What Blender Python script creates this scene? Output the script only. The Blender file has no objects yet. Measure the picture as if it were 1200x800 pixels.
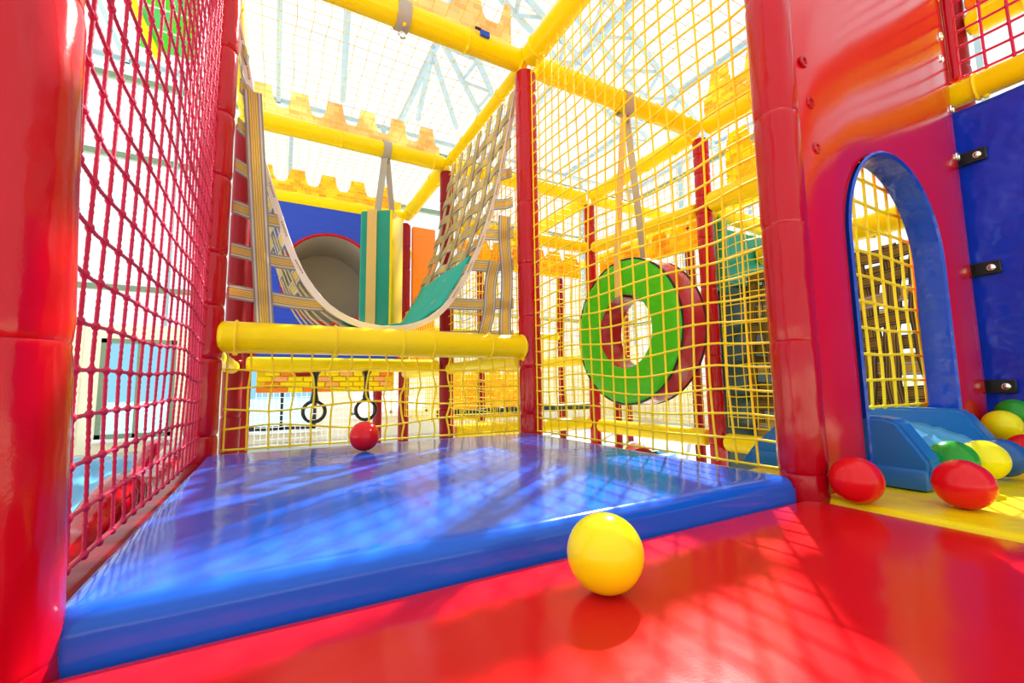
import bpy, bmesh, math, random
import numpy as np
from mathutils import Vector, Matrix

random.seed(7)
rng = np.random.default_rng(7)
SC = bpy.context.scene
COL = SC.collection
PI = math.pi

# ------------------------------------------------------------------ camera
PITCH, ROLL, YAW = 0.1017, -0.0132, 0.4969
CAM = Vector((0.1939, -0.5534, 0.2411))
fw = Vector((math.sin(YAW) * math.cos(PITCH), math.cos(YAW) * math.cos(PITCH), math.sin(PITCH)))
rt = Vector((math.cos(YAW), -math.sin(YAW), 0))
up = rt.cross(fw)
r2 = rt * math.cos(ROLL) + up * math.sin(ROLL)
u2 = -rt * math.sin(ROLL) + up * math.cos(ROLL)
cd = bpy.data.cameras.new('camera')
cam = bpy.data.objects.new('camera', cd)
COL.objects.link(cam)
M3 = Matrix((r2, u2, -fw)).transposed()
cam.matrix_world = Matrix.Translation(CAM) @ M3.to_4x4()
cd.sensor_width = 36.0
cd.lens = 514.75 / 1200 * 36.0
cd.clip_start = 0.01
cd.clip_end = 200
SC.camera = cam

# ------------------------------------------------------------------ world, sun, exposure
w = bpy.data.worlds.new('sky')
SC.world = w
w.use_nodes = True
wn = w.node_tree
bg = wn.nodes['Background']
bg.inputs[0].default_value = (0.93, 0.97, 1.0, 1)
bg.inputs[1].default_value = 0.8

SUN_AZ = Vector((0.78, 0.62, 0)).normalized()
SUN_EL = math.radians(41)
sd = bpy.data.lights.new('sun', 'SUN')
sd.energy = 10.5
sd.angle = math.radians(0.9)
sd.color = (1.0, 0.97, 0.9)
sun = bpy.data.objects.new('sun', sd)
COL.objects.link(sun)
sdir = SUN_AZ * math.cos(SUN_EL) + Vector((0, 0, math.sin(SUN_EL)))
sun.rotation_euler = sdir.to_track_quat('Z', 'Y').to_euler()
sun.location = (4, 4, 5)

vs = SC.view_settings
SC.display_settings.display_device = 'sRGB'
vs.view_transform = 'Standard'
vs.look = 'None'
vs.gamma = 1.0
vs.use_curve_mapping = False
vs.exposure = 0.63
SC.cycles.max_bounces = 10
SC.cycles.transparent_max_bounces = 24

# ------------------------------------------------------------------ module sizes
W, D, T, HM, H, W2, D2 = 1.2, 1.134, 0.0445, 0.413, 1.7615, 1.238, 1.087
X2 = W + W2
Y2, Y3, Y4 = D + D2, D + 2 * D2, D + 3 * D2
HF = -0.75          # hall floor
XR = 2.28           # right padded wall

# ------------------------------------------------------------------ materials
MATS = {}


def new_mat(name):
    m = bpy.data.materials.new(name)
    m.use_nodes = True
    MATS[name] = m
    return m, m.node_tree.nodes, m.node_tree.links, m.node_tree.nodes['Principled BSDF']


def vinyl(name, col, rough=0.2, ior=1.45, bump=0.15, scale=9.0, var=0.06, fine=0.05, stretch=(1, 1, 1), coat=0.0):
    m, N, L, b = new_mat(name)
    tc = N.new('ShaderNodeTexCoord')
    mp = N.new('ShaderNodeMapping')
    mp.inputs['Scale'].default_value = stretch
    L.new(tc.outputs['Object'], mp.inputs['Vector'])
    nz = N.new('ShaderNodeTexNoise')
    nz.inputs['Scale'].default_value = scale
    nz.inputs['Detail'].default_value = 3
    L.new(mp.outputs[0], nz.inputs['Vector'])
    n2 = N.new('ShaderNodeTexNoise')
    n2.inputs['Scale'].default_value = 420
    n2.inputs['Detail'].default_value = 1
    L.new(tc.outputs['Object'], n2.inputs['Vector'])
    mx = N.new('ShaderNodeMix')
    mx.data_type = 'RGBA'
    c0 = tuple(max(0, c * (1 - var)) for c in col)
    c1 = tuple(min(1, c * (1 + var)) for c in col)
    mx.inputs[6].default_value = (*c0, 1)
    mx.inputs[7].default_value = (*c1, 1)
    L.new(nz.outputs['Fac'], mx.inputs[0])
    L.new(mx.outputs[2], b.inputs['Base Color'])
    b.inputs['Roughness'].default_value = rough
    b.inputs['IOR'].default_value = ior
    b.inputs['Coat Weight'].default_value = coat
    b.inputs['Coat Roughness'].default_value = 0.06
    bp = N.new('ShaderNodeBump')
    bp.inputs['Strength'].default_value = bump
    bp.inputs['Distance'].default_value = 0.02
    L.new(nz.outputs['Fac'], bp.inputs['Height'])
    b2 = N.new('ShaderNodeBump')
    b2.inputs['Strength'].default_value = fine
    b2.inputs['Distance'].default_value = 0.002
    L.new(n2.outputs['Fac'], b2.inputs['Height'])
    L.new(bp.outputs[0], b2.inputs['Normal'])
    L.new(b2.outputs[0], b.inputs['Normal'])
    return m


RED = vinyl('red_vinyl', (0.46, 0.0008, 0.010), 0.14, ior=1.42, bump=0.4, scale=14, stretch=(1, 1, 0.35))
REDP = vinyl('red_panel_vinyl', (0.60, 0.001, 0.006), 0.17, ior=1.55, bump=0.05, scale=4, fine=0.0)
REDM = vinyl('red_mat_vinyl', (0.70, 0.008, 0.010), 0.155, ior=1.3, bump=0.16, scale=5, fine=0.02)
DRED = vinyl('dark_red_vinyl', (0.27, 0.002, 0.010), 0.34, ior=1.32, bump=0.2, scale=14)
BLUE = vinyl('blue_mat_vinyl', (0.008, 0.115, 0.66), 0.12, ior=1.42, bump=0.16, scale=5.5, fine=0.02)
BLUEW = vinyl('blue_wall_vinyl', (0.006, 0.035, 0.55), 0.17, bump=1.0, scale=6, fine=0.0)
BLUET = vinyl('blue_trim_vinyl', (0.006, 0.06, 0.55), 0.16, bump=0.5, scale=14)
YEL = vinyl('yellow_vinyl', (0.98, 0.73, 0.0), 0.28, ior=1.33, bump=0.12, scale=12)
YELM = vinyl('yellow_mat_vinyl', (0.98, 0.73, 0.002), 0.3, ior=1.36, bump=0.4, scale=9)
GREEN = vinyl('green_vinyl', (0.06, 0.56, 0.008), 0.25, ior=1.38, bump=0.7, scale=11)
TEAL = vinyl('teal_vinyl', (0.0, 0.30, 0.22), 0.28, bump=0.25, scale=12)
TEALF = vinyl('teal_cloth', (0.01, 0.42, 0.34), 0.7, bump=0.5, scale=22)
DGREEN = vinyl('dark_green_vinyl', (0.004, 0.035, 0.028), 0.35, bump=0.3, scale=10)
ORANGE = vinyl('orange_vinyl', (0.9, 0.22, 0.004), 0.3)
SLIDE = vinyl('blue_plastic', (0.012, 0.16, 0.52), 0.3, bump=0.04, scale=6)
LBLUE = vinyl('light_blue_plastic', (0.12, 0.42, 0.72), 0.3, bump=0.04, scale=6)
WHITEV = vinyl('white_vinyl', (0.85, 0.85, 0.85), 0.35)
GREYT = vinyl('grey_cloth', (0.42, 0.38, 0.33), 0.85, bump=0.1)
BLACK = vinyl('black_rubber', (0.012, 0.011, 0.011), 0.35, bump=0.05)
STRAPG = vinyl('grey_strap', (0.42, 0.40, 0.36), 0.7, bump=0.1)
STRAPT = vinyl('tan_strap', (0.75, 0.5, 0.16), 0.7, bump=0.1)
BALL = {k: vinyl('ball_' + k, c, 0.2, ior=1.38, bump=0.02, scale=10, fine=0.0) for k, c in dict(
    yellow=(0.97, 0.84, 0.004), red=(0.78, 0.006, 0.012), green=(0.02, 0.30, 0.02), blue=(0.02, 0.10, 0.36)).items()}
ROPEY = vinyl('yellow_rope', (0.98, 0.72, 0.01), 0.6, bump=0.0)
ROPER = vinyl('red_rope', (0.62, 0.01, 0.07), 0.6, bump=0.0)
CREAM = vinyl('cream_wall_paint', (0.93, 0.87, 0.68), 0.6, bump=0.02)
FRAMEG = vinyl('grey_green_frame', (0.20, 0.27, 0.18), 0.5, bump=0.0)
STEELB = vinyl('pale_blue_steel', (0.36, 0.47, 0.54), 0.45, bump=0.0)
FLOORC = vinyl('pale_hall_floor', (0.55, 0.52, 0.46), 0.4, bump=0.03)
DECK = vinyl('plywood_deck', (0.5, 0.36, 0.2), 0.6, bump=0.03)

m, N, L, b = new_mat('chrome_stud')
b.inputs['Metallic'].default_value = 1
b.inputs['Roughness'].default_value = 0.2
b.inputs['Base Color'].default_value = (0.85, 0.84, 0.8, 1)
CHROME = m


def webbing(name, dark, lite, yel):
    m, N, L, b = new_mat(name)
    uv = N.new('ShaderNodeUVMap')
    sp = N.new('ShaderNodeSeparateXYZ')
    L.new(uv.outputs[0], sp.inputs[0])
    rp = N.new('ShaderNodeValToRGB')
    rp.color_ramp.interpolation = 'CONSTANT'
    stops = [(0, dark), (0.10, lite), (0.2, dark), (0.28, yel), (0.36, dark), (0.40, yel), (0.48, dark), (0.52, yel), (0.60, dark), (0.64, yel), (0.72, dark), (0.8, lite), (0.9, dark)]
    el = rp.color_ramp.elements
    el[0].position, el[0].color = 0, (*dark, 1)
    el[1].position, el[1].color = stops[1][0], (*stops[1][1], 1)
    for p, c in stops[2:]:
        e = el.new(p)
        e.color = (*c, 1)
    L.new(sp.outputs[0], rp.inputs[0])
    L.new(rp.outputs[0], b.inputs['Base Color'])
    b.inputs['Roughness'].default_value = 0.75
    wv = N.new('ShaderNodeTexWave')
    wv.bands_direction = 'Y'
    wv.inputs['Scale'].default_value = 120
    L.new(uv.outputs[0], wv.inputs['Vector'])
    bp = N.new('ShaderNodeBump')
    bp.inputs['Strength'].default_value = 0.2
    bp.inputs['Distance'].default_value = 0.002
    L.new(wv.outputs['Fac'], bp.inputs['Height'])
    L.new(bp.outputs[0], b.inputs['Normal'])
    tr = N.new('ShaderNodeBsdfTranslucent')
    L.new(rp.outputs[0], tr.inputs[0])
    mx = N.new('ShaderNodeMixShader')
    mx.inputs[0].default_value = 0.45
    L.new(b.outputs[0], mx.inputs[1])
    L.new(tr.outputs[0], mx.inputs[2])
    L.new(mx.outputs[0], N['Material Output'].inputs[0])
    return m


WEB = webbing('striped_webbing', (0.36, 0.34, 0.30), (0.74, 0.71, 0.63), (0.90, 0.64, 0.08))
WEBD = webbing('brown_webbing', (0.10, 0.065, 0.035), (0.34, 0.25, 0.13), (0.5, 0.34, 0.08))


def brick_print(name, c1, c2, mortar, scale):
    """printed castle brick pattern on thin translucent vinyl"""
    m, N, L, b = new_mat(name)
    tc = N.new('ShaderNodeTexCoord')
    uv = N.new('ShaderNodeUVMap')
    br = N.new('ShaderNodeTexBrick')
    br.inputs['Color1'].default_value = (*c1, 1)
    br.inputs['Color2'].default_value = (*c2, 1)
    br.inputs['Mortar'].default_value = (*mortar, 1)
    br.inputs['Scale'].default_value = scale
    br.inputs['Mortar Size'].default_value = 0.01
    br.inputs['Bias'].default_value = -0.1
    L.new(uv.outputs[0], br.inputs['Vector'])
    L.new(br.outputs['Color'], b.inputs['Base Color'])
    b.inputs['Roughness'].default_value = 0.4
    tr = N.new('ShaderNodeBsdfTranslucent')
    L.new(br.outputs['Color'], tr.inputs[0])
    mx = N.new('ShaderNodeMixShader')
    mx.inputs[0].default_value = 0.5
    L.new(b.outputs[0], mx.inputs[1])
    L.new(tr.outputs[0], mx.inputs[2])
    L.new(mx.outputs[0], N['Material Output'].inputs[0])
    return m


CASTLE = brick_print('castle_print', (0.95, 0.80, 0.42), (0.92, 0.55, 0.22), (0.95, 0.82, 0.40), 8.0)
CASTLEY = brick_print('castle_print_yellow', (0.95, 0.66, 0.02), (0.92, 0.34, 0.02), (0.95, 0.72, 0.10), 9.0)


def glass(name, tint=(0.97, 0.985, 0.99)):
    m, N, L, b = new_mat(name)
    tr = N.new('ShaderNodeBsdfTransparent')
    tr.inputs[0].default_value = (*tint, 1)
    gl = N.new('ShaderNodeBsdfGlossy')
    gl.inputs['Roughness'].default_value = 0.02
    lw = N.new('ShaderNodeLayerWeight')
    lw.inputs[0].default_value = 0.12
    fr = N.new('ShaderNodeMath')
    fr.operation = 'MULTIPLY'
    fr.inputs[1].default_value = 0.35
    L.new(lw.outputs['Facing'], fr.inputs[0])
    mx = N.new('ShaderNodeMixShader')
    L.new(fr.outputs[0], mx.inputs[0])
    L.new(tr.outputs[0], mx.inputs[1])
    L.new(gl.outputs[0], mx.inputs[2])
    L.new(mx.outputs[0], N['Material Output'].inputs[0])
    return m


GLASS = glass('window_glass')
GLASSB = glass('blue_window_glass', (0.55, 0.80, 0.90))


# ------------------------------------------------------------------ mesh builder
class MB:
    def __init__(s):
        s.v, s.f, s.uv, s.n = [], [], [], 0

    def add(s, verts, faces, uvs=None):
        verts = [tuple(p) for p in verts]
        s.v.extend(verts)
        k = s.n
        for f in faces:
            s.f.append(tuple(i + k for i in f))
        s.uv.extend(uvs if uvs is not None else [(p[0], p[2]) for p in verts])
        s.n += len(verts)
        return s

    def box(s, a, b):
        x0, y0, z0 = a
        x1, y1, z1 = b
        v = [(x0, y0, z0), (x1, y0, z0), (x1, y1, z0), (x0, y1, z0), (x0, y0, z1), (x1, y0, z1), (x1, y1, z1), (x0, y1, z1)]
        return s.add(v, [(3, 2, 1, 0), (4, 5, 6, 7), (0, 1, 5, 4), (1, 2, 6, 5), (2, 3, 7, 6), (3, 0, 4, 7)])

    def rbox(s, a, b, r, seg=3):
        bm = bmesh.new()
        bmesh.ops.create_cube(bm, size=1)
        for v in bm.verts:
            v.co = Vector([a[i] + (b[i] - a[i]) * (v.co[i] + .5) for i in range(3)])
        bmesh.ops.bevel(bm, geom=list(bm.edges), offset=r, segments=seg, affect='EDGES', profile=0.5)
        return s.frombm(bm)

    def frombm(s, bm):
        bm.verts.index_update()
        s.add([v.co[:] for v in bm.verts], [[v.index for v in f.verts] for f in bm.faces])
        bm.free()
        return s

    def tube(s, pts, r, sides=6, caps=True, closed=False, twist=None):
        pts = np.asarray(pts, float)
        n = len(pts)
        if closed:
            tan = np.roll(pts, -1, 0) - np.roll(pts, 1, 0)
        else:
            tan = np.gradient(pts, axis=0)
        tan /= np.linalg.norm(tan, axis=1)[:, None] + 1e-12
        ref = np.array([0, 0, 1.0]) if abs(tan.mean(0)[2]) < 0.8 * np.linalg.norm(tan.mean(0)) + 1e-9 else np.array([1.0, 0, 0])
        if closed:
            nrm = np.cross(tan[0], tan[n // 4])
            ref = nrm / np.linalg.norm(nrm)
        a = np.cross(tan, ref)
        a /= np.linalg.norm(a, axis=1)[:, None] + 1e-12
        b = np.cross(tan, a)
        th = np.arange(sides) * 2 * PI / sides
        rr = np.broadcast_to(np.asarray(r, float), (n,))
        R = np.repeat(rr[:, None], sides, 1)
        if twist:
            d = np.concatenate([[0], np.cumsum(np.linalg.norm(np.diff(pts, axis=0), axis=1))])
            R = R * (1 + 0.22 * np.cos(2 * th[None, :] - d[:, None] * twist))
        V = pts[:, None, :] + R[:, :, None] * (np.cos(th)[None, :, None] * a[:, None, :] + np.sin(th)[None, :, None] * b[:, None, :])
        F = []
        m = n if closed else n - 1
        for i in range(m):
            i2 = (i + 1) % n
            for j in range(sides):
                j2 = (j + 1) % sides
                F.append((i * sides + j, i * sides + j2, i2 * sides + j2, i2 * sides + j))
        if caps and not closed:
            F.append(tuple(range(sides))[::-1])
            F.append(tuple((n - 1) * sides + j for j in range(sides)))
        return s.add(V.reshape(-1, 3).tolist(), F)

    def octa(s, c, r):
        x, y, z = c
        v = [(x + r, y, z), (x - r, y, z), (x, y + r, z), (x, y - r, z), (x, y, z + r), (x, y, z - r)]
        return s.add(v, [(0, 2, 4), (2, 1, 4), (1, 3, 4), (3, 0, 4), (2, 0, 5), (1, 2, 5), (3, 1, 5), (0, 3, 5)])

    def sphere(s, c, r, nu=12, nv=8, sx=(1, 1, 1)):
        v, f = [], []
        for i in range(nv + 1):
            ph = PI * i / nv
            for j in range(nu):
                t = 2 * PI * j / nu
                v.append((c[0] + r * sx[0] * math.sin(ph) * math.cos(t), c[1] + r * sx[1] * math.sin(ph) * math.sin(t), c[2] + r * sx[2] * math.cos(ph)))
        for i in range(nv):
            for j in range(nu):
                f.append((i * nu + j, (i + 1) * nu + j, (i + 1) * nu + (j + 1) % nu, i * nu + (j + 1) % nu))
        return s.add(v, f)

    def lathe(s, A, B, prof, sides=24):
        """prof: (t along A-B in metres, radius)"""
        A, B = Vector(A), Vector(B)
        d = (B - A).normalized()
        ref = Vector((0, 0, 1)) if abs(d.z) < .8 else Vector((1, 0, 0))
        a = d.cross(ref).normalized()
        b = d.cross(a)
        v, f = [], []
        for t, r in prof:
            for j in range(sides):
                th = 2 * PI * j / sides
                v.append(A + d * t + (a * math.cos(th) + b * math.sin(th)) * r)
        for i in range(len(prof) - 1):
            for j in range(sides):
                f.append((i * sides + j, i * sides + (j + 1) % sides, (i + 1) * sides + (j + 1) % sides, (i + 1) * sides + j))
        f.append(tuple(range(sides))[::-1])
        f.append(tuple((len(prof) - 1) * sides + j for j in range(sides)))
        return s.add(v, f)

    def strap(s, pts, wid, width, th=0.004):
        """flat webbing: pts centre line, wid = width direction (vector or list)"""
        pts = np.asarray(pts, float)
        n = len(pts)
        wd = np.asarray(wid, float)
        if wd.ndim == 1:
            wd = np.repeat(wd[None], n, 0)
        wd = wd / np.linalg.norm(wd, axis=1)[:, None]
        tan = np.gradient(pts, axis=0)
        tan /= np.linalg.norm(tan, axis=1)[:, None] + 1e-12
        nr = np.cross(tan, wd)
        nr /= np.linalg.norm(nr, axis=1)[:, None] + 1e-12
        dist = np.concatenate([[0], np.cumsum(np.linalg.norm(np.diff(pts, axis=0), axis=1))])
        v, uv, f = [], [], []
        h = width / 2
        for i in range(n):
            for (a, c, u) in ((-h, th / 2, 0), (h, th / 2, 1), (h, -th / 2, 1), (-h, -th / 2, 0)):
                v.append(pts[i] + wd[i] * a + nr[i] * c)
                uv.append((u, dist[i]))
        for i in range(n - 1):
            for j in range(4):
                j2 = (j + 1) % 4
                f.append((i * 4 + j, i * 4 + j2, (i + 1) * 4 + j2, (i + 1) * 4 + j))
        f.append((3, 2, 1, 0))
        k = (n - 1) * 4
        f.append((k, k + 1, k + 2, k + 3))
        return s.add([tuple(p) for p in v], f, uv)

    def prism(s, poly, axis, a, b):
        """extrude a polygon (list of 2-tuples) along axis from a to b"""
        def P(u, v, w_):
            return {0: (w_, u, v), 1: (u, w_, v), 2: (u, v, w_)}[axis]
        n = len(poly)
        v = [P(x, y, a) for x, y in poly] + [P(x, y, b) for x, y in poly]
        uv = [(x, y) for x, y in poly] * 2
        f = [tuple(range(n))[::-1], tuple(range(n, 2 * n))]
        for i in range(n):
            j = (i + 1) % n
            f.append((i, j, n + j, n + i))
        return s.add(v, f, uv)

    def mesh(s, name, origin=(0, 0, 0), smooth=True, sharp=40):
        me = bpy.data.meshes.new(name)
        V = np.asarray(s.v, float) - np.asarray(origin, float)
        me.from_pydata(V.tolist(), [], s.f)
        ul = me.uv_layers.new(name='UVMap')
        li = np.empty(len(me.loops), dtype=np.int32)
        me.loops.foreach_get('vertex_index', li)
        ul.data.foreach_set('uv', np.asarray(s.uv, float)[li].ravel())
        if smooth:
            me.polygons.foreach_set('use_smooth', [True] * len(me.polygons))
            if sharp:
                me.set_sharp_from_angle(angle=math.radians(sharp))
        me.update()
        return me


ORG = {}


def tag(o, label, cat, group=None, kind=None):
    if label:
        o['label'] = label
    if cat:
        o['category'] = cat
    if group:
        o['group'] = group
    if kind:
        o['kind'] = kind
    return o


def thing(name, label, cat, loc=(0, 0, 0), group=None):
    o = bpy.data.objects.new(name, None)
    o.empty_display_size = 0.05
    COL.objects.link(o)
    o.location = loc
    ORG[o.name] = tuple(loc)
    return tag(o, label, cat, group)


def obj(name, mb, mat, parent=None, origin=None, smooth=True, sharp=40, label=None, kind=None):
    """one mesh object; mb verts are in world space"""
    po = ORG.get(parent.name, (0, 0, 0)) if parent else (0, 0, 0)
    og = origin if origin is not None else (po if parent else (0, 0, 0))
    me = mb.mesh(name, og, smooth, sharp)
    me.materials.append(mat)
    return place(name, me, og, parent, label, kind)


def place(name, me, og, parent=None, label=None, kind=None):
    po = ORG.get(parent.name, (0, 0, 0)) if parent else (0, 0, 0)
    o = bpy.data.objects.new(name, me)
    COL.objects.link(o)
    if parent:
        o.parent = parent
    o.location = tuple(og[i] - po[i] for i in range(3))
    ORG[o.name] = tuple(og)
    if label:
        o['label'] = label
    if kind:
        o['kind'] = kind
    return o


def struct(o):
    o['kind'] = 'structure'
    return o


# ------------------------------------------------------------------ generic builders
def grid_axis(a, b, r, n):
    e = [r * (1 - math.cos(t)) for t in np.linspace(0, PI / 2, 7)]
    mid = np.linspace(a + r, b - r, n)[1:-1]
    return np.concatenate([[a + d for d in e], mid, [b - d for d in e[::-1]]])


def puffy(x0, x1, y0, y1, z0, z1, r, n=40, crown=0.006, wr=0.001, seed=0, cr=None):
    """padded slab: rounded top edge, slightly crowned and rumpled top"""
    cr = cr or r
    g = np.random.default_rng(seed)
    X, Y = grid_axis(x0, x1, r, n), grid_axis(y0, y1, r, n)
    ph = g.uniform(0, 6.28, (8, 2))
    kk = g.uniform(5, 22, (8, 2)) * g.choice([-1, 1], (8, 2))
    v, f = [], []
    nx, ny = len(X), len(Y)
    for j, y in enumerate(Y):
        for i, x in enumerate(X):
            d = min(x - x0, x1 - x, y - y0, y1 - y, r)
            dx, dy = min(x - x0, x1 - x), min(y - y0, y1 - y)
            if dx < r and dy < r:
                d = max(0, r - math.hypot(r - dx, r - dy))
            z = z1 - r + r * math.sqrt(max(0, 1 - (1 - d / r) ** 2))
            u_, v_ = (x - x0) / (x1 - x0), (y - y0) / (y1 - y0)
            z += crown * (16 * u_ * (1 - u_) * v_ * (1 - v_))
            wv = sum(math.sin(kk[q, 0] * x + kk[q, 1] * y + ph[q, 0]) for q in range(8)) / 8
            z += wr * wv
            v.append((x, y, z))
    for j in range(ny - 1):
        for i in range(nx - 1):
            f.append((j * nx + i, j * nx + i + 1, (j + 1) * nx + i + 1, (j + 1) * nx + i))
    ring = [i for i in range(nx)] + [j * nx + nx - 1 for j in range(1, ny)] + [(ny - 1) * nx + i for i in range(nx - 2, -1, -1)] + [j * nx for j in range(ny - 2, 0, -1)]
    k = len(v)
    for i in ring:
        v.append((v[i][0], v[i][1], z0))
    m_ = len(ring)
    for q in range(m_):
        f.append((ring[q], k + q, k + (q + 1) % m_, ring[(q + 1) % m_]))
    f.append(tuple(k + q for q in range(m_))[::-1])
    return MB().add(v, f)


def padded_post(x, y, z0, z1, seams, label, r=0.046, mat=None, group=None, sides=28, name='padded_post', pinch=.88, lean=0.0):
    t = thing(name, label, 'post', (x, y, z0), group)
    zs = [z0] + [s_ for s_ in seams if z0 + .02 < s_ < z1 - .02] + [z1]
    for a, b in zip(zs[:-1], zs[1:]):
        h = b - a
        e = min(.012, h * .2)
        k = random.uniform(.985, 1.015)
        p1 = pinch + (1 - pinch) * .5
        prof = [(0.0, r * pinch), (e * .25, r * p1), (e * .6, r * .985 * k), (e * 1.6, r * 1.01 * k), (h * .3, r * 1.0), (h * .5, r * .995), (h * .7, r * 1.0), (h - e * 1.6, r * 1.015 * k), (h - e * .6, r * .985 * k), (h - e * .25, r * p1), (h, r * pinch)]
        obj('sleeve', MB().lathe((x + lean * a, y, a), (x + lean * b, y, b), prof, sides), mat or RED, t)
    return t


def padded_beam(A, B, label, r=0.05, mat=None, ties=(), group=None, sides=24, seams=(), name='padded_beam', tiem=None, cat='beam'):
    A, B = Vector(A), Vector(B)
    Ln = (B - A).length
    d = (B - A).normalized()
    t = thing(name, label, cat, tuple(A), group)
    cuts = [0] + [s_ * Ln for s_ in seams] + [Ln]
    for a, b in zip(cuts[:-1], cuts[1:]):
        h = b - a
        e = .018
        prof = [(0, r * .7), (e * .15, r * .84), (e * .5, r * .95), (e, r), (h * .5, r * 1.005), (h - e, r), (h - e * .5, r * .95), (h - e * .15, r * .84), (h, r * .7)]
        obj('sleeve', MB().lathe(A + d * a, A + d * b, prof, sides), mat or YEL, t)
    if len(ties):
        tie_mesh = None
        for q in ties:
            c = A + d * (q * Ln)
            if tie_mesh is None:
                mb = MB()
                ref = Vector((0, 0, 1)) if abs(d.z) < .8 else Vector((1, 0, 0))
                a_ = d.cross(ref).normalized()
                b_ = d.cross(a_)
                pts = [c + (a_ * math.cos(th) + b_ * math.sin(th)) * (r * 1.02) for th in np.linspace(0, 2 * PI, 25)[:-1]]
                mb.tube(pts, 0.0052, 6, closed=True)
                mb.sphere(c - Vector((0, 0.02, r * 1.02)), 0.0095, 8, 6)
                tie_mesh = mb.mesh('cable_tie', tuple(c))
                tie_mesh.materials.append(tiem or ROPEY)
            place('cable_tie', tie_mesh, tuple(c), t)
    return t


def rope_net(name, label, o, U, V, nu, nv, mat, r=0.0038, sides=5, sub=3, amp=0.006, knot=1.9, seed=1, twist=None, cat='net', smooth_knots=False, bulge=0.0):
    """knotted mesh in the parallelogram o + u*U + v*V (nu x nv cells)"""
    g = np.random.default_rng(seed)
    o, U, V = (np.asarray(q, float) for q in (o, U, V))
    lu, lv = np.linalg.norm(U), np.linalg.norm(V)
    nr = np.cross(U, V)
    nr /= np.linalg.norm(nr)
    ku, kv = g.uniform(2, 9, (6, 2)), g.uniform(0, 6.28, (6, 3))

    def P(u, v):
        u, v = np.broadcast_arrays(np.asarray(u, float), np.asarray(v, float))
        edge = np.minimum(1, 8 * np.minimum(np.minimum(u, 1 - u), np.minimum(v, 1 - v)))
        du = sum(np.sin(ku[q, 0] * u * 2 + ku[q, 1] * v * 2 + kv[q, 0]) for q in range(6)) / 3
        dv = sum(np.sin(ku[q, 1] * u * 2 - ku[q, 0] * v * 2 + kv[q, 1]) for q in range(6)) / 3
        dn = sum(np.sin(ku[q, 0] * v + ku[q, 1] * u + kv[q, 2]) for q in range(6)) / 3
        # sag between knots
        return (o + u[..., None] * U + v[..., None] * V + (amp * edge * du)[..., None] * U / lu
                + (amp * edge * dv)[..., None] * V / lv + (amp * edge * dn + bulge * 16 * u * (1 - u) * v * (1 - v))[..., None] * nr)
    t = thing(name, label, cat, tuple(o))
    mb = MB()
    for i in range(nu + 1):
        v = np.linspace(0, 1, nv * sub + 1)
        mb.tube(P(np.full_like(v, i / nu), v), r, sides, twist=twist)
    for j in range(nv + 1):
        u = np.linspace(0, 1, nu * sub + 1)
        mb.tube(P(u, np.full_like(u, j / nv)), r, sides, twist=twist)
    obj('rope_mesh', mb, mat, t, kind='stuff', sharp=None)
    kb = MB()
    for i in range(nu + 1):
        for j in range(nv + 1):
            c = P(i / nu, j / nv)
            if smooth_knots:
                kb.sphere(c, r * knot, 7, 5, (1, 1, 1.25))
            else:
                kb.octa(c, r * knot)
    obj('knots', kb, mat, t, kind='stuff', sharp=None)
    return t


def castle_panel(label, A, B, z0, zn, z1, pitch, mat, th=0.012, phase=0.0, duty=.5):
    """crenellated printed panel with round-bottomed notches between A and B (xy)"""
    A, B = Vector((*A, 0)), Vector((*B, 0))
    Ln = (B - A).length
    d = (B - A).normalized()
    nrm = Vector((-d.y, d.x, 0))
    t = thing('castle_panel', label, 'panel', (A.x, A.y, z0))
    S = int(Ln / pitch * 16)
    xs = np.linspace(0, Ln, S + 1)

    def top(x):
        q = ((x / pitch) + phase) % 1.0
        if q < 1 - duty:      # merlon
            return z1
        w_ = (q - (1 - duty)) / duty * 2 - 1
        return min(z1, zn + (z1 - zn) * (1 - math.sqrt(max(0, 1 - w_ ** 4))))
    mb = MB()
    vf, uvs, f = [], [], []
    for x in xs:
        p = A + d * x
        for s_ in (-th / 2, th / 2):
            for z in (z0, zn, top(x)):
                q = p + nrm * s_
                vf.append((q.x, q.y, z))
                uvs.append((x, z))
    for i in range(S):
        a = i * 6
        b_ = a + 6
        for k in (0, 1):
            f.append((a + k, b_ + k, b_ + k + 1, a + k + 1))
            f.append((a + 3 + k, a + 4 + k, b_ + 4 + k, b_ + 3 + k))
        f.append((a + 2, b_ + 2, b_ + 5, a + 5))
        f.append((a, a + 3, b_ + 3, b_))
    f.append((0, 1, 4, 3))
    f.append((1, 2, 5, 4))
    k = S * 6
    f.append((k, k + 3, k + 4, k + 1))
    f.append((k + 1, k + 4, k + 5, k + 2))
    mb.add(vf, f, uvs)
    obj('printed_sheet', mb, mat, t, smooth=False)
    hb = MB().rbox((0, -th * .9, -.012), (Ln, th * .9, .012), .006, 2)
    ang = math.atan2(d.y, d.x)
    hb.v = [(A.x + p[0] * d.x - p[1] * d.y, A.y + p[0] * d.y + p[1] * d.x, z0 + p[2]) for p in hb.v]
    obj('hem', hb, YEL, t)
    return t


# ================================================================== SETTING: the hall
HX0, HX1, HY0, HY1, HZ = -7.0, 9.5, -6.0, 9.0, 6.0
fl = struct(obj('floor', MB().box((HX0, HY0, HF - .1), (HX1, HY1, HF)), FLOORC, smooth=False))
fl['label'] = 'pale smooth floor of the bright hall below the play frame'


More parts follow.
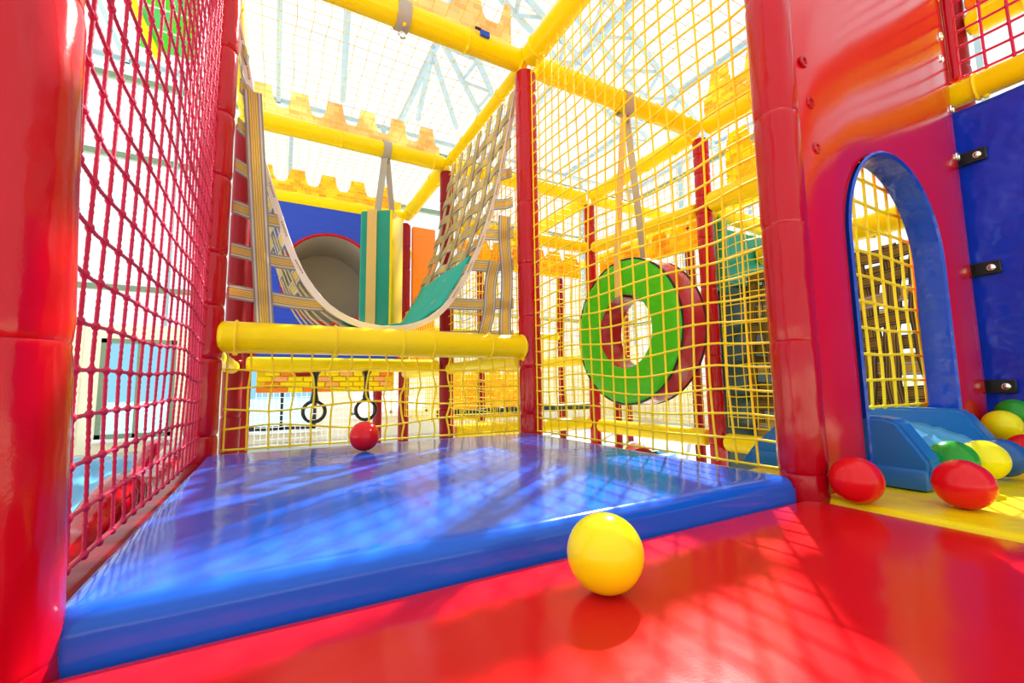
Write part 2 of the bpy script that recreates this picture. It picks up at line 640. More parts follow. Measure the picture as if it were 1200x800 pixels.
def wall(name, A, B, z_solid, sill_label, wins=(), nx=8, trans=(1.98, 4.3, 5.72)):
    """wall of cream panels to z_solid with glazing above; wins = openings (s0,s1,z0,z1) in the solid part"""
    A, B = Vector((*A, 0)), Vector((*B, 0))
    d = (B - A).normalized()
    n = Vector((-d.y, d.x, 0))
    Ln = (B - A).length
    ang = math.atan2(d.y, d.x)
    R = Matrix.Translation(A) @ Matrix.Rotation(ang, 4, 'Z')

    def tr(mb):
        mb.v = [tuple(R @ Vector(p)) for p in mb.v]
        return mb
    mb = MB()
    cuts = sorted(wins)
    s = 0
    for (s0, s1, z0, z1) in cuts:
        mb.box((s, -.08, HF), (s0, .08, z_solid))
        mb.box((s0, -.08, HF), (s1, .08, z0))
        mb.box((s0, -.08, z1), (s1, .08, z_solid))
        s = s1
    mb.box((s, -.08, HF), (Ln, .08, z_solid))
    wl = struct(obj(name, tr(mb), CREAM, smooth=False))
    wl['label'] = sill_label
    # glazing above: mullions, transoms and panes
    for i in range(nx + 1):
        x = Ln * i / nx
        obj('mullion', tr(MB().box((x - .035, -.05, z_solid), (x + .035, .05, HZ))), STEELB, wl, smooth=False)
    for z in trans:
        obj('transom', tr(MB().box((0, -.04, z - .05), (Ln, .04, z + .05))), FRAMEG, wl, smooth=False)
    zz = [z_solid] + list(trans) + [HZ]
    for i in range(nx):
        for a, b_ in zip(zz[:-1], zz[1:]):
            obj('pane', tr(MB().box((Ln * i / nx + .03, -.004, a + .04), (Ln * (i + 1) / nx - .03, .004, b_ - .04))), GLASS, wl, smooth=False)
    return wl, tr


# back wall (y = HY1) with the windows seen under and beside the frame
bw_wins = [(4.7, 5.69, -0.52, 1.11), (6.75, 7.95, -0.52, 0.65), (8.6, 10.2, -0.3, 0.7), (11.0, 12.6, -0.3, 0.7)]
wl, trb = wall('wall_back', (HX0, HY1), (HX1, HY1), 1.35, 'cream wall with tall glazing behind the play frame', bw_wins, 9)
# horizontal siding boards on the back wall beside the first window
for q in range(9):
    obj('siding_board', trb(MB().rbox((4.18, -.11, HF + .12 + q * .22), (4.48, -.078, HF + .32 + q * .22), .008, 1)), CREAM, wl, smooth=False)
wall('wall_right', (HX1, HY1), (HX1, HY0), 0.3, 'low cream wall with glazing on the sunny side of the hall', (), 8)
wall('wall_front', (HX1, HY0), (HX0, HY0), 0.3, 'low cream wall with glazing behind the viewer', (), 8)
wall('wall_left', (HX0, HY0), (HX0, HY1), 0.3, 'low cream wall with glazing beyond the red net', (), 8)

for i, (s0, s1, z0, z1) in enumerate(bw_wins):
    fr = MB()
    f_ = .07
    for a, b_ in (((s0, z0), (s0 + f_, z1)), ((s1 - f_, z0), (s1, z1)), ((s0, z0), (s1, z0 + f_)), ((s0, z1 - f_), (s1, z1)), (((s0 + s1) / 2 - .025, z0), ((s0 + s1) / 2 + .025, z1))):
        fr.box((a[0], -.1, a[1]), (b_[0], .06, b_[1]))
    wo = struct(obj('window_%d' % (i + 1), trb(fr), FRAMEG if i == 0 else BLACK if i == 1 else WHITEV, smooth=False))
    wo['label'] = ['grey-green framed window in the cream wall seen through the red net', 'dark framed window low behind the hanging rings', 'white framed window in the back wall, beyond the webbing', 'white framed window in the back wall, right of the ring'][i]
    for a, b_ in ((s0 + f_, (s0 + s1) / 2 - .025), ((s0 + s1) / 2 + .025, s1 - f_)):
        obj('pane', trb(MB().box((a, -.006, z0 + f_), (b_, .006, z1 - f_))), GLASSB if i < 2 else GLASS, wo, smooth=False)
    obj('sill', trb(MB().rbox((s0 - .06, -.2, z0 - .06), (s1 + .06, .02, z0), .01, 1)), WHITEV, wo, smooth=False)

# ground outside the hall and pale buildings out of the back windows
gr = struct(obj('ground', MB().box((-60, -60, HF - .4), (60, 60, HF - .12)), vinyl('pale_paving', (0.62, 0.62, 0.58), .8), smooth=False))

# glazed roof: frame, bars and panes, with steel trusses below
rf = MB()
for x in np.linspace(HX0, HX1, 8):
    rf.box((x - .04, HY0, HZ), (x + .04, HY1, HZ + .12))
for y in np.linspace(HY0, HY1, 6):
    rf.box((HX0, y - .04, HZ), (HX1, y + .04, HZ + .1))
ceil = struct(obj('ceiling', rf, STEELB, smooth=False))
ceil['label'] = 'glazed hall roof on pale steel bars'
gx, gy = np.linspace(HX0, HX1, 8), np.linspace(HY0, HY1, 6)
for i in range(7):
    for j in range(5):
        obj('pane', MB().box((gx[i] + .03, gy[j] + .03, HZ + .03), (gx[i + 1] - .03, gy[j + 1] - .03, HZ + .04)), GLASS, ceil, smooth=False)


def lattice_truss(A, B, wdt, label):
    """flat lattice girder with two chords and zig-zag braces"""
    A, B = Vector(A), Vector(B)
    d = (B - A).normalized()
    n = Vector((-d.y, d.x, 0)).normalized() * wdt / 2
    t = thing('roof_truss', label, 'truss', tuple(A))
    for s_ in (-1, 1):
        obj('chord', MB().tube([A + n * s_, B + n * s_], .055, 4), STEELB, t, smooth=False)
    k = max(2, int((B - A).length / wdt))
    me = None
    for i in range(k):
        p = A.lerp(B, i / k) + n * (1 if i % 2 else -1)
        q = A.lerp(B, (i + 1) / k) + n * (-1 if i % 2 else 1)
        obj('brace', MB().tube([p, q], .035, 4), STEELB, t, smooth=False)
    return t


lattice_truss((1.76, 4.67, 5.75), (4.29, 7.49, 5.75), .42, 'broad pale blue lattice truss running to the left of the centre post')
lattice_truss((-1.54, 1.88, 5.75), (9.20, 6.06, 5.75), .5, 'pale blue lattice truss high above the hanging green ring')
lattice_truss((2.40, 4.18, 5.75), (7.43, 6.39, 5.75), .3, 'narrow pale blue truss just right of the centre post')
for a, b_, lb in (((0.93, 5.57, 5.75), (1.17, 7.94, 5.75), 'thin grey roof bar in the middle of the white roof'), ((2.28, 5.85, 5.75), (2.62, 7.87, 5.75), 'slanting grey roof strut left of the broad truss'), ((2.29, 5.95, 5.75), (3.44, 7.79, 5.75), 'thin strut meeting the broad truss at its upper end')):
    A, B = Vector(a), Vector(b_)
    tag(obj('roof_strut', MB().tube([A, B], .05, 4), STEELB, origin=tuple(A), smooth=False), lb, 'strut')

# ================================================================== PLAY FRAME
# deck carrying the mats
dk = struct(obj('floor_deck', MB().rbox((-1.3, -1.9, -.12), (XR + .06, .0, -.06), .004, 1).rbox((-.04, .002, -.12), (W + .04, D, -.06), .004, 1), DECK, smooth=False))
for (x, y) in ((-1.2, -1.8), (XR, -1.8), (-1.2, -.05), (.5, -1.8)):
    obj('support_leg', MB().rbox((x - .04, y - .04, HF), (x + .04, y + .04, -.12), .004, 1), DECK, dk)

tag(obj('red_floor_mat', puffy(-1.28, 1.197, -1.88, -.004, -.06, 0.0, .02, 30, 0.0, .0012, 3), REDM, origin=(0, 0, -.06)),
    'large red vinyl floor mat in the foreground, in front of the blue mat', 'mat')
tag(obj('blue_floor_mat', puffy(.02, 1.165, -.006, 1.085, -.058, T + .002, .022, 60, .004, .0018, 5), BLUE, origin=(.6, .55, 0)),
    'thick glossy blue vinyl mat between the red and yellow nets', 'mat')
tag(obj('yellow_floor_mat', puffy(1.203, XR - .02, -1.88, .24, -.06, .004, .014, 40, .0, .003, 8), YELM, origin=(1.7, -.6, -.06)),
    'rumpled yellow vinyl mat under the loose balls by the slide', 'mat')

# --- posts
post_spec = [
    (-.012, -.005, -.06, 2.05, [.012, .285, .618, .9, 1.15, 1.45], 'thick red padded post closest to the viewer, beside the red net', .052),
    (0, D, HF, H, [-.3, .1, .34, .51, .68, .94, 1.16, 1.39, 1.6], 'red padded post at the far left corner of the blue mat', .046),
    (W, D, HF, H - .04, [-.3, .12, .32, .55, .79, 1.08, 1.39, 1.62], 'red padded post at the far right corner of the blue mat', .05),
    (W, 0, -.06, 2.3, [.05, .33, .59, .85, 1.15, 1.45, 1.75], 'red padded post joined to the red arched panel', .046),
    (X2, D, HF, H - .04, [-.4, -.1, .2, .4, .6, .8, .95, 1.1, 1.25, 1.36, 1.5, 1.62], 'red padded post just right of the hanging green ring', .046),
    (X2, Y2, HF, H - .04, [-.3, .1, .5, .9, 1.3, 1.55], 'slim red post behind the left rim of the green ring', .044),
    (0, Y2, HF, H - .04, [-.3, .1, .4, .8, 1.2], 'dark red post under the yellow bar, nearest to its left end', .046),
    (W, Y2, HF, H - .04, [-.3, .1, .5, .9, 1.3, 1.5], 'red post behind the webbing, third of the posts under the yellow bar', .046),
    (0, Y3, HF, H - .04, [-.3, .1, .5, .9, 1.3], 'dark red post beside the left end of the orange brick valance', .046),
    (W, Y3, HF, H - .04, [-.3, .1, .5, .9, 1.3, 1.5], 'red post just behind the green and yellow hanging bag', .046),
    (W, Y4, HF, H - .04, [-.3, .1, .5, .9, 1.3], 'dark red post directly behind the right hanging ring', .046),
    (X2, Y4, HF, H - .04, [-.3, .1, .5, .9, 1.3], 'far red post behind the webbing wall left of the centre post', .046),
    (3.64, Y2, HF, H - .04, [-.3, .1, .5, .9, 1.3], 'red post behind the right rim of the green ring', .046),
    (3.64, Y4, HF, H - .04, [-.3, .1, .5, .9, 1.3], 'thin far red post between the centre post and the green ring', .046),
    (4.84, Y4, HF, H - .04, [-.3, .1, .5, .9, 1.3], 'farthest thin red post, behind the hole of the green ring', .046),
    (3.64, Y3, HF, H - .04, [-.3, .1, .5, .9, 1.3], 'far red post behind the left part of the green ring', .046),
]
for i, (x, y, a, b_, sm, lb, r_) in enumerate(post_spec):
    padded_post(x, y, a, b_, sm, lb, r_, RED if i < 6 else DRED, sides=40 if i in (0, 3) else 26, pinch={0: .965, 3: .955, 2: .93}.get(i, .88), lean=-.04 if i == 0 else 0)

# --- yellow padded beams
HB = H + .02
padded_beam((.03, D, HM), (W - .03, D, HM), 'thick yellow padded bar with ties across the far edge of the blue mat', .052, ties=(.045, .31, .52, .625, .845, .985), name='padded_bar')
padded_beam((-.02, D, HB), (W - .0, D, HB), 'top yellow beam over the far edge of the blue mat, meeting the centre post', .05, ties=(.52, .75, .97))
padded_beam((W, -.1, HB), (W, D - .04, HB), 'top yellow beam running from the centre post towards the viewer', .05, ties=(.3, .6, .93))
padded_beam((0, -.1, HB), (0, D - .05, HB), 'top yellow beam above the red net', .05)
padded_beam((W, D + .06, HB), (W, Y2 - .03, HB), 'slanting yellow beam above the right webbing wall', .03, ties=(.2, .45, .7, .9))
padded_beam((0, D + .06, HB), (0, Y2 - .03, HB), 'slim yellow beam above the left webbing wall', .03, ties=(.2, .45, .7, .9))
padded_beam((.02, Y2, HB), (W - .02, Y2, HB), 'yellow cross beam from which the green bag hangs', .05, ties=(.04, .42, .93))
padded_beam((W, Y2 + .05, HB), (W, Y3 - .05, HB), 'short yellow beam slanting back behind the bag', .05, ties=(.2, .8))
padded_beam((0, Y2 + .05, HB), (0, Y3 - .05, HB), 'short yellow beam behind the left webbing wall', .05)
padded_beam((.02, Y3, HB), (W - .02, Y3, HB), 'yellow beam on top of the blue panel with a round hole', .055)
padded_beam((W + .06, D, HB), (X2 - .03, D, HB), 'yellow beam from which the green ring hangs', .05, ties=[.08 + .12 * q for q in range(8)])
padded_beam((X2, -.1, HB), (X2, D - .05, HB), 'yellow top beam between the right post and the arched panel', .05, ties=(.25, .5, .75))
padded_beam((X2, D + .05, HB), (X2, Y2 - .05, HB), 'yellow top beam behind the straps of the green ring', .05, ties=(.15, .4, .65, .9))
padded_beam((W + .05, Y2, HB), (X2 - .05, Y2, HB), 'yellow cross beam just right of the centre post, high up', .05)
padded_beam((X2 + .05, Y2, HB), (3.62, Y2, HB), 'yellow beam beyond the slim post, behind the grey straps', .045)
padded_beam((X2, D + .05, 1.3), (X2, Y2 - .05, 1.35), 'yellow middle rail above the orange printed strip, behind the ring', .045)
padded_beam((X2, .12, 1.31), (X2, D - .05, 1.31), 'thick yellow middle rail between the right post and arched panel', .06)
padded_beam((W + .05, Y2, 1.36), (X2 - .05, Y2, 1.36), 'yellow middle rail between the centre post and the slim post', .045)
padded_beam((X2, D + .06, -.07), (X2, Y2 - .06, -.07), 'yellow low bar under the green ring', .05, name='padded_bar')
padded_beam((X2, .25, -.085), (X2, D - .06, -.085), 'yellow low bar left of the red post with the arch', .05, name='padded_bar')
padded_beam((W + .06, Y2, -.05), (X2 - .06, Y2, -.05), 'yellow low bar behind the centre post, left of the ring', .045, name='padded_bar')
padded_beam((W + .3, Y3, -.0), (X2 + .9, Y3, .02), 'dark green low bar far behind the green ring', .035, mat=DGREEN, name='padded_bar')
padded_beam((.06, Y2, .38), (W - .06, Y2, .38), 'yellow bar under the platform carrying the hanging rings', .04, name='padded_bar')
padded_beam((.0, D + .08, .36), (.0, Y2 - .06, .36), 'yellow bar under the platform along the left posts', .035, name='padded_bar')
padded_beam((W, D + .08, .36), (W, Y2 - .06, .36), 'yellow bar under the platform along the right posts', .035, name='padded_bar')
padded_beam((W, Y2 + .06, .36), (W, Y3 - .06, .36), 'yellow bar behind the right hanging ring', .04, name='padded_bar')
padded_beam((X2 + .05, D + .02, 1.31), (3.6, 1.21, 1.275), 'yellow rail over the teal padded panel', .05, name='padded_bar')
padded_beam((3.0, .05, 1.08), (3.0, 1.155, 1.08), 'thick yellow rail seen through the top of the arched opening', .065, ties=(.3, .45, .6, .75), name='padded_bar')
padded_post(3.0, .0, HF, 1.16, [-.3, .1, .5, .8], 'short red post behind the arched panel holding the yellow rail', .045, DRED)
padded_beam((3.64, D - .5, HB), (3.64, Y4, HB), 'far yellow top beam behind the ring straps', .045)
padded_beam((X2, Y2 + .06, HB), (X2, Y4, HB), 'far yellow top beam receding behind the centre post', .045)
padded_beam((W, Y4, .9), (3.6, Y4, .9), 'far yellow rail behind the webbing wall', .05)
padded_beam((W, Y4, HB), (3.6, Y4, HB), 'far yellow top rail behind the webbing wall', .05)
padded_beam((X2, Y2 + .06, .45), (X2, Y4, .45), 'far yellow rail at mid height behind the green ring', .045)

# --- nets
CELL = .0555
rope_net('safety_net', 'red knotted rope net between the near left post and far left post', (0, .02, .045), (0, D - .06, 0), (0, 0, 1.75), 20, 31, ROPER, r=.0023, sides=8, sub=12, amp=.007, knot=2.1, seed=2, twist=760, smooth_knots=True)
rope_net('safety_net', 'yellow rope net between the centre post and the right post', (W, .045, .05), (0, D - .1, 0), (0, 0, H - .06), 19, 30, ROPEY, r=.0031, sides=6, sub=6, amp=.012, knot=1.6, seed=3, smooth_knots=True)
rope_net('safety_net', 'yellow rope net hanging under the thick yellow bar', (.06, D + .01, .05), (W - .12, 0, 0), (0, 0, HM - .09), 17, 5, ROPEY, r=.0036, sides=6, sub=6, amp=.012, knot=1.55, seed=4, smooth_knots=True)
rope_net('safety_net', 'yellow rope net along the right webbing wall and below it', (W, D + .06, -.0), (0, D2 - .1, 0), (0, 0, H - .02), 20, 32, ROPEY, r=.0027, seed=5, sub=2, sides=4)
rope_net('safety_net', 'yellow rope net wall behind the green ring', (X2 + .02, D + .05, .0), (0, D2 - .1, 0), (0, 0, H), 19, 31, ROPEY, r=.0027, seed=6, sub=2, sides=4)
rope_net('safety_net', 'yellow rope net wall in front of the teal panel and brown web', (X2 + .02, .5, .0), (0, D - .56, 0), (0, 0, H), 10, 31, ROPEY, r=.0034, seed=7, sub=3, sides=4)
rope_net('safety_net', 'yellow rope net wall left of the ring, beyond the centre post', (W + .05, Y2, .0), (W2 - .1, 0, 0), (0, 0, H), 21, 31, ROPEY, r=.0027, seed=8, sub=2, sides=4)
rope_net('safety_net', 'yellow rope net closing the opening of the red arched panel', (W + .12, .06, .17), (XR - W - .16, 0, 0), (0, 0, .9), 13, 12, ROPEY, r=.0042, sides=6, sub=4, seed=9, amp=.004, knot=1.5, smooth_knots=True)
rope_net('safety_net', 'yellow rope net behind the brown-red posts under the platform', (W, Y2 + .05, -.0), (0, D2 - .1, 0), (0, 0, .9), 19, 16, ROPEY, r=.0027, seed=10, sub=2, sides=4)
rope_net('safety_net', 'far yellow rope net across the back behind the webbing', (W + .05, Y4 + .07, -.1), (2.36, 0, 0), (0, 0, H), 40, 32, ROPEY, r=.0034, seed=11, sub=1, sides=4)
rope_net('safety_net', 'far yellow rope net receding behind the ring hole', (3.71, D, -.1), (0, Y4 - D, 0), (0, 0, H), 50, 32, ROPEY, r=.0034, seed=12, sub=1, sides=4)
rope_net('safety_net', 'faint net low behind the hanging rings in front of the window', (.05, Y4, -.3), (W - .1, 0, 0), (0, 0, .75), 22, 13, WHITEV, r=.003, seed=13, sub=1, sides=4)
rope_net('safety_net', 'red rope net above the blue padded wall', (XR + .005, -1.7, 1.30), (0, 1.66, 0), (0, 0, .8), 26, 14, ROPER, r=.0042, sides=6, sub=3, seed=14, amp=.004, knot=1.7, smooth_knots=True)
# roof nets
ZR = H + .075
for k, (x0, x1, y0, y1, lb) in enumerate([(0, W, 0, D, 'yellow roof net right above the blue mat'), (W, X2, 0, D, 'yellow roof net above the green ring'), (0, W, D, Y2, 'yellow roof net above the webbing hammock'), (0, W, Y2, Y3, 'yellow roof net behind the cross beam of the bag'), (W, X2, D, Y2, 'yellow roof net beyond the beam of the green ring')]):
    rope_net('roof_net', lb, (x0 + .03, y0 + .03, ZR), (x1 - x0 - .06, 0, 0), (0, y1 - y0 - .06, 0), 18, 17, ROPEY, r=.0013, sides=4, sub=2, seed=20 + k, amp=.006, knot=2.8)

# --- castle panels
castle_panel('pale castle panel with notched top on the cross beam of the bag', (.03, Y2 + .075), (W - .03, Y2 + .075), H + .02, 1.93, 2.055, .2, CASTLE, phase=.02)
castle_panel('yellow castle panel with notched top over the blue panel', (.03, Y3 + .06), (W - .03, Y3 + .06), H + .06, 1.94, 2.06, .24, CASTLEY, phase=.1)
castle_panel('orange castle panel with notched top over the beam above the blue mat', (-.02, D + .05), (W - .05, D + .05), H + .09, 1.97, 2.1, .24, CASTLE, phase=.3)
castle_panel('orange castle panel with notched top above the middle rail by the arched panel', (X2 + .09, .2), (X2 + .09, D - .1), 1.36, 1.6, 1.72, .24, CASTLEY, phase=.1)
castle_panel('pale yellow castle panel up above the roof net, right side', (X2 + .06, .1), (X2 + .06, D), H + .08, 2.0, 2.14, .24, CASTLEY, phase=.4)
castle_panel('orange printed strip under the middle rail behind the green ring', (X2 + .05, D + .06), (X2 + .05, Y2 - .06), 1.1, 1.22, 1.27, .16, CASTLEY, phase=.2, duty=.3)
castle_panel('far orange printed strip left of the ring under the rail', (W + .1, Y2 + .06), (X2 - .06, Y2 + .06), 1.12, 1.24, 1.3, .16, CASTLEY, phase=.2, duty=.3)

castle_panel('yellow and orange printed low wall at the back, under the right end of the bar', (1.95, Y4 + .14), (3.25, Y4 + .14), -.15, .40, .47, .24, CASTLEY, phase=.2)
# small blue and black buckle on the castle panel above the centre beam
t = thing('buckle', 'small blue and black buckle on the top yellow beam near the centre post', 'buckle', (.95, D - .06, HB))
obj('plate', MB().rbox((.94, D - .062, HB - .0), (.985, D - .05, HB + .03), .003, 1), BLUET, t)
obj('tongue', MB().rbox((.915, D - .060, HB + .022), (.945, D - .052, HB + .036), .003, 1), BLACK, t)

# --- brick valance under the platform
t = thing('brick_valance', 'orange and yellow brick valance hung behind the two rings', 'valance', (.1, Y3, .2))
obj('backing', MB().rbox((.08, Y3 + .02, .215), (W - .08, Y3 + .04, .425), .004, 1), YEL, t)
bms = []
for q, mt in enumerate((ORANGE, YEL, DRED, vinyl('pale_orange_vinyl', (.92, .42, .12), .35))):
    me = MB().rbox((-.052, -.012, -.019), (.052, .012, .019), .008, 2).mesh('brick')
    me.materials.append(mt)
    bms.append(me)
for rr in range(5):
    for cc in range(10):
        x = .13 + cc * .108 + (.054 if rr % 2 else 0)
        if x > W - .14:
            continue
        me = bms[random.choice([0, 0, 1, 1, 3, 2] if rr > 2 else [1, 1, 1, 0, 3])]
        place('brick', me, (x, Y3 + .012, .236 + rr * .042), t)

# --- hanging gym rings
for x, lb in ((.404, 'black gym ring hanging under the platform, the one away from the red ball'), (.69, 'black gym ring hanging right above the far red ball')):
    t = thing('gym_ring', lb, 'ring', (x, Y2, .34), 'black rings hanging under the platform')
    c = Vector((x, Y2, .112))
    obj('ring', MB().tube([c + Vector((math.cos(a) * .058, 0, math.sin(a) * .058)) for a in np.linspace(0, 2 * PI, 33)[:-1]], .0105, 8, closed=True), BLACK, t)
    zz = np.linspace(.17, .34, 7)
    obj('strap', MB().tube([(x, Y2, z) for z in zz], [.026, .02, .015, .014, .014, .016, .03], 8), BLACK, t)

# --- blue panel with the round hole and the grey tunnel
t = thing('tunnel_panel', 'blue padded panel with red-rimmed round hole at the back of the hammock', 'panel', (.6, Y3, .45))
cx, cz, R_ = .585, 1.14, .375
mb = MB()
n_ = 64
x0, x1, z0, z1 = .05, W - .06, .432, H
th = np.linspace(0, 2 * PI, n_, endpoint=False)
outer = []
for a in th:
    c_, s_ = math.cos(a), math.sin(a)
    k = min(((x1 - cx) / c_ if c_ > 1e-9 else (x0 - cx) / c_ if c_ < -1e-9 else 9e9), ((z1 - cz) / s_ if s_ > 1e-9 else (z0 - cz) / s_ if s_ < -1e-9 else 9e9))
    outer.append((cx + c_ * k, cz + s_ * k))
v, f = [], []
for y in (Y3 - .03, Y3 + .03):
    v += [(cx + R_ * math.cos(a), y, cz + R_ * math.sin(a)) for a in th] + [(o_[0], y, o_[1]) for o_ in outer]
for i in range(n_):
    j = (i + 1) % n_
    f += [(i, n_ + i, n_ + j, j), (2 * n_ + i, 2 * n_ + j, 3 * n_ + j, 3 * n_ + i), (i, j, 2 * n_ + j, 2 * n_ + i), (n_ + i, 3 * n_ + i, 3 * n_ + j, n_ + j)]
obj('panel', mb.add(v, f), vinyl('blue_cloth_panel', (.01, .06, .62), .45, bump=.6, scale=8, stretch=(1, 1, 3)), t)
obj('hole_rim', MB().tube([(cx + R_ * math.cos(a), Y3 - .032, cz + R_ * math.sin(a)) for a in th], .013, 8, closed=True), RED, t)
tb = MB()
v, f = [], []
for y, rr in ((Y3 - .02, R_ * 1.0), (Y3 + .2, R_ * .99), (Y3 + .4, R_ * .97), (Y3 + .55, R_ * .94)):
    v += [(cx + rr * math.cos(a), y, cz + .0 + rr * math.sin(a)) for a in th]
for k in range(3):
    for i in range(n_):
        j = (i + 1) % n_
        f.append((k * n_ + i, (k + 1) * n_ + i, (k + 1) * n_ + j, k * n_ + j))
f.append(tuple(3 * n_ + i for i in range(n_)))
obj('tunnel_liner', tb.add(v, f), GREYT, t, label='dull grey cloth inside of the tunnel')
for x in (x0 - .0, x1):
    obj('edge_trim', MB().tube([(x, Y3 - .03, z0), (x, Y3 - .03, z1)], .014, 6), RED, t)

# --- red and orange padded strip right of the bag
tag(obj('orange_padded_panel', MB().rbox((W + .06, Y3 - .02, .42), (W + .28, Y3 + .03, H - .05), .015, 2), ORANGE, origin=(W + .17, Y3, .42)), 'narrow orange padded panel beside the red post behind the bag', 'panel')

# --- hanging bag
bx, by, bz0, bz1 = .765, Y2, .60, 1.335
ba = math.radians(-4)
t = thing('hanging_bag', 'square teal and yellow padded bag hanging over the hammock', 'bag', (bx, by, bz0))


def rotz(mb, c, a):
    mb.v = [(c[0] + (p[0] - c[0]) * math.cos(a) - (p[1] - c[1]) * math.sin(a), c[1] + (p[0] - c[0]) * math.sin(a) + (p[1] - c[1]) * math.cos(a), p[2]) for p in mb.v]
    return mb


hw = .1
ba = -.576
obj('bag_body', rotz(MB().rbox((bx - hw, by - hw, bz0), (bx + hw, by + hw, bz1), .016, 3), (bx, by), ba), TEAL, t)
obj('side_stripe', rotz(MB().rbox((bx + hw * .9, by - hw - .004, bz0 + .006), (bx + hw + .008, by + hw * .96, bz1 - .004), .006, 2), (bx, by), ba), YEL, t, label='yellow side of the bag')
obj('face_strap', rotz(MB().strap([(bx - .02, by - hw - .006, z) for z in np.linspace(bz0, bz1, 8)], (1, 0, 0), .06, .006), (bx, by), ba), STRAPT, t, label='tan strap down the front of the bag')
for s_ in (-1, 1):
    pts = [(bx + .02 + s_ * .045 * (1 - k) * 1.2, by + s_ * .03 * (1 - k), bz1 + (HB + .03 - bz1) * k) for k in np.linspace(0, 1, 6)]
    obj('hanger_strap', MB().strap(pts, (1, .4 * s_, 0), .04, .004), STRAPG, t)
obj('beam_loop', MB().strap([(bx + .02, by + .056 * math.cos(a), HB + .056 * math.sin(a)) for a in np.linspace(0, 2 * PI, 17)], (1, 0, 0), .05, .005), STRAPG, t)
obj('hook', MB().tube([(bx + .02, by, HB - .056), (bx + .02, by, HB - .09)], .006, 6).sphere((bx + .02, by, HB - .08), .014, 8, 6), BLACK, t)

# loop without a bag on the top beam over the mat
t = thing('beam_loop', 'empty grey strap loop on the top beam above the blue mat', 'strap', (.61, D, HB))
obj('loop_strap', MB().strap([(.61, D + .056 * math.cos(a), HB + .056 * math.sin(a)) for a in np.linspace(0, 2 * PI, 17)], (1, 0, 0), .055, .005), STRAPG, t)
obj('eye_hook', MB().tube([(.61, D, HB - .056), (.61, D, HB - .075)], .006, 6).tube([(.61 + .014 * math.cos(a), D, HB - .088 + .014 * math.sin(a)) for a in np.linspace(0, 2 * PI, 13)[:-1]], .004, 5, closed=True).tube([(.61, D, HB - .1), (.612, D, HB - .17)], .0025, 4), CHROME, t)

# --- webbing hammock (U shaped) between the two side beams
t = thing('webbing_hammock', 'U shaped hammock of striped grey and yellow webbing straps', 'hammock', (.6, D + .1, .5))
ub = [(0.0, 1.74), (.035, 1.55), (.075, 1.36), (.12, 1.09), (.18, .90), (.235, .73), (.30, .605), (.39, .515), (.50, .475), (.62, .47), (.735, .50), (.82, .56), (.90, .68), (.97, .82), (1.03, .97), (1.09, 1.18), (1.14, 1.42), (1.18, 1.62), (1.2, 1.74)]
ub = np.array(ub)


def ucurve(s):
    """s in 0..1 along the U"""
    d = np.concatenate([[0], np.cumsum(np.hypot(np.diff(ub[:, 0]), np.diff(ub[:, 1])))])
    d /= d[-1]
    return np.interp(s, d, ub[:, 0]), np.interp(s, d, ub[:, 1])


nY = 7
ys = np.linspace(D + .12, Y2 - .16, nY)
ss = np.linspace(0, 1, 70)
ux, uz = ucurve(ss)
k5 = np.ones(5) / 5
uxs = np.convolve(np.pad(ux, 2, 'edge'), k5, 'valid')
uzs = np.convolve(np.pad(uz, 2, 'edge'), k5, 'valid')
for q, y in enumerate(ys):
    wob = .006 * np.sin(ss * 22 + q)
    obj('strap', MB().strap(np.stack([uxs, np.full_like(ux, y) + wob, uzs + .004 * np.cos(ss * 40 + q * 2)], 1), (0, 1, 0), .055, .004), WEB, t)
for q, s in enumerate(list(np.linspace(.07, .36, 7)) + list(np.linspace(.62, .94, 8))):
    x, z = np.interp(s, ss, uxs), np.interp(s, ss, uzs)
    x2, z2 = np.interp(s + .01, ss, uxs), np.interp(s + .01, ss, uzs)
    yy = np.linspace(D + .07, Y2 - .1, 40)
    wv = .007 * np.cos((yy - ys[0]) / (ys[1] - ys[0]) * PI)
    tx, tz = x2 - x, z2 - z
    ln = math.hypot(tx, tz)
    pts = np.stack([x + wv * (-tz / ln), yy, z + wv * (tx / ln)], 1)
    obj('strap', MB().strap(pts, (tx, 0, tz), .055, .004), WEB, t)
# front edge band of the U, sunlight on the straps painted as cream
dx_, dz_ = np.gradient(uxs), np.gradient(uzs)
SUNLIT = vinyl('sunlit_strap', (.80, .76, .64), .7)
obj('sunlit_edge_band', MB().strap(np.stack([uxs, np.full_like(ux, D + .075), uzs], 1), np.stack([dz_ * .8, np.full_like(ux, .012), -dx_ * .8], 1), .024, .004), SUNLIT, t, label='edge band of the hammock, coloured cream for sunlight on the straps')
# teal sheet lying in the bottom of the U
s = np.linspace(.45, .685, 22)
x, z = np.interp(s, ss, uxs), np.interp(s, ss, uzs)
v, f = [], []
yy = np.linspace(D + .14, Y2 - .2, 14)
for i in range(22):
    for j in range(14):
        v.append((x[i], yy[j], z[i] + .022 + .008 * math.sin(i * 1.3 + j * .9) * (1 if 2 < i < 20 else .4)))
for i in range(21):
    for j in range(13):
        f.append((i * 14 + j, (i + 1) * 14 + j, (i + 1) * 14 + j + 1, i * 14 + j + 1))
sh = obj('floor_sheet', MB().add(v, f), TEALF, t, label='teal cloth sheet in the bottom of the hammock')
md = sh.modifiers.new('thick', 'SOLIDIFY')
md.thickness = .01

# --- webbing flaps between the posts and the front edge of the hammock
def u_edge(z, side):
    """x of the U at height z, left (0) or right (1) branch"""
    n = len(ub)
    k = n // 2
    br = ub[:k + 1][::-1] if side == 0 else ub[k:]
    return float(np.interp(z, br[:, 1], br[:, 0]))


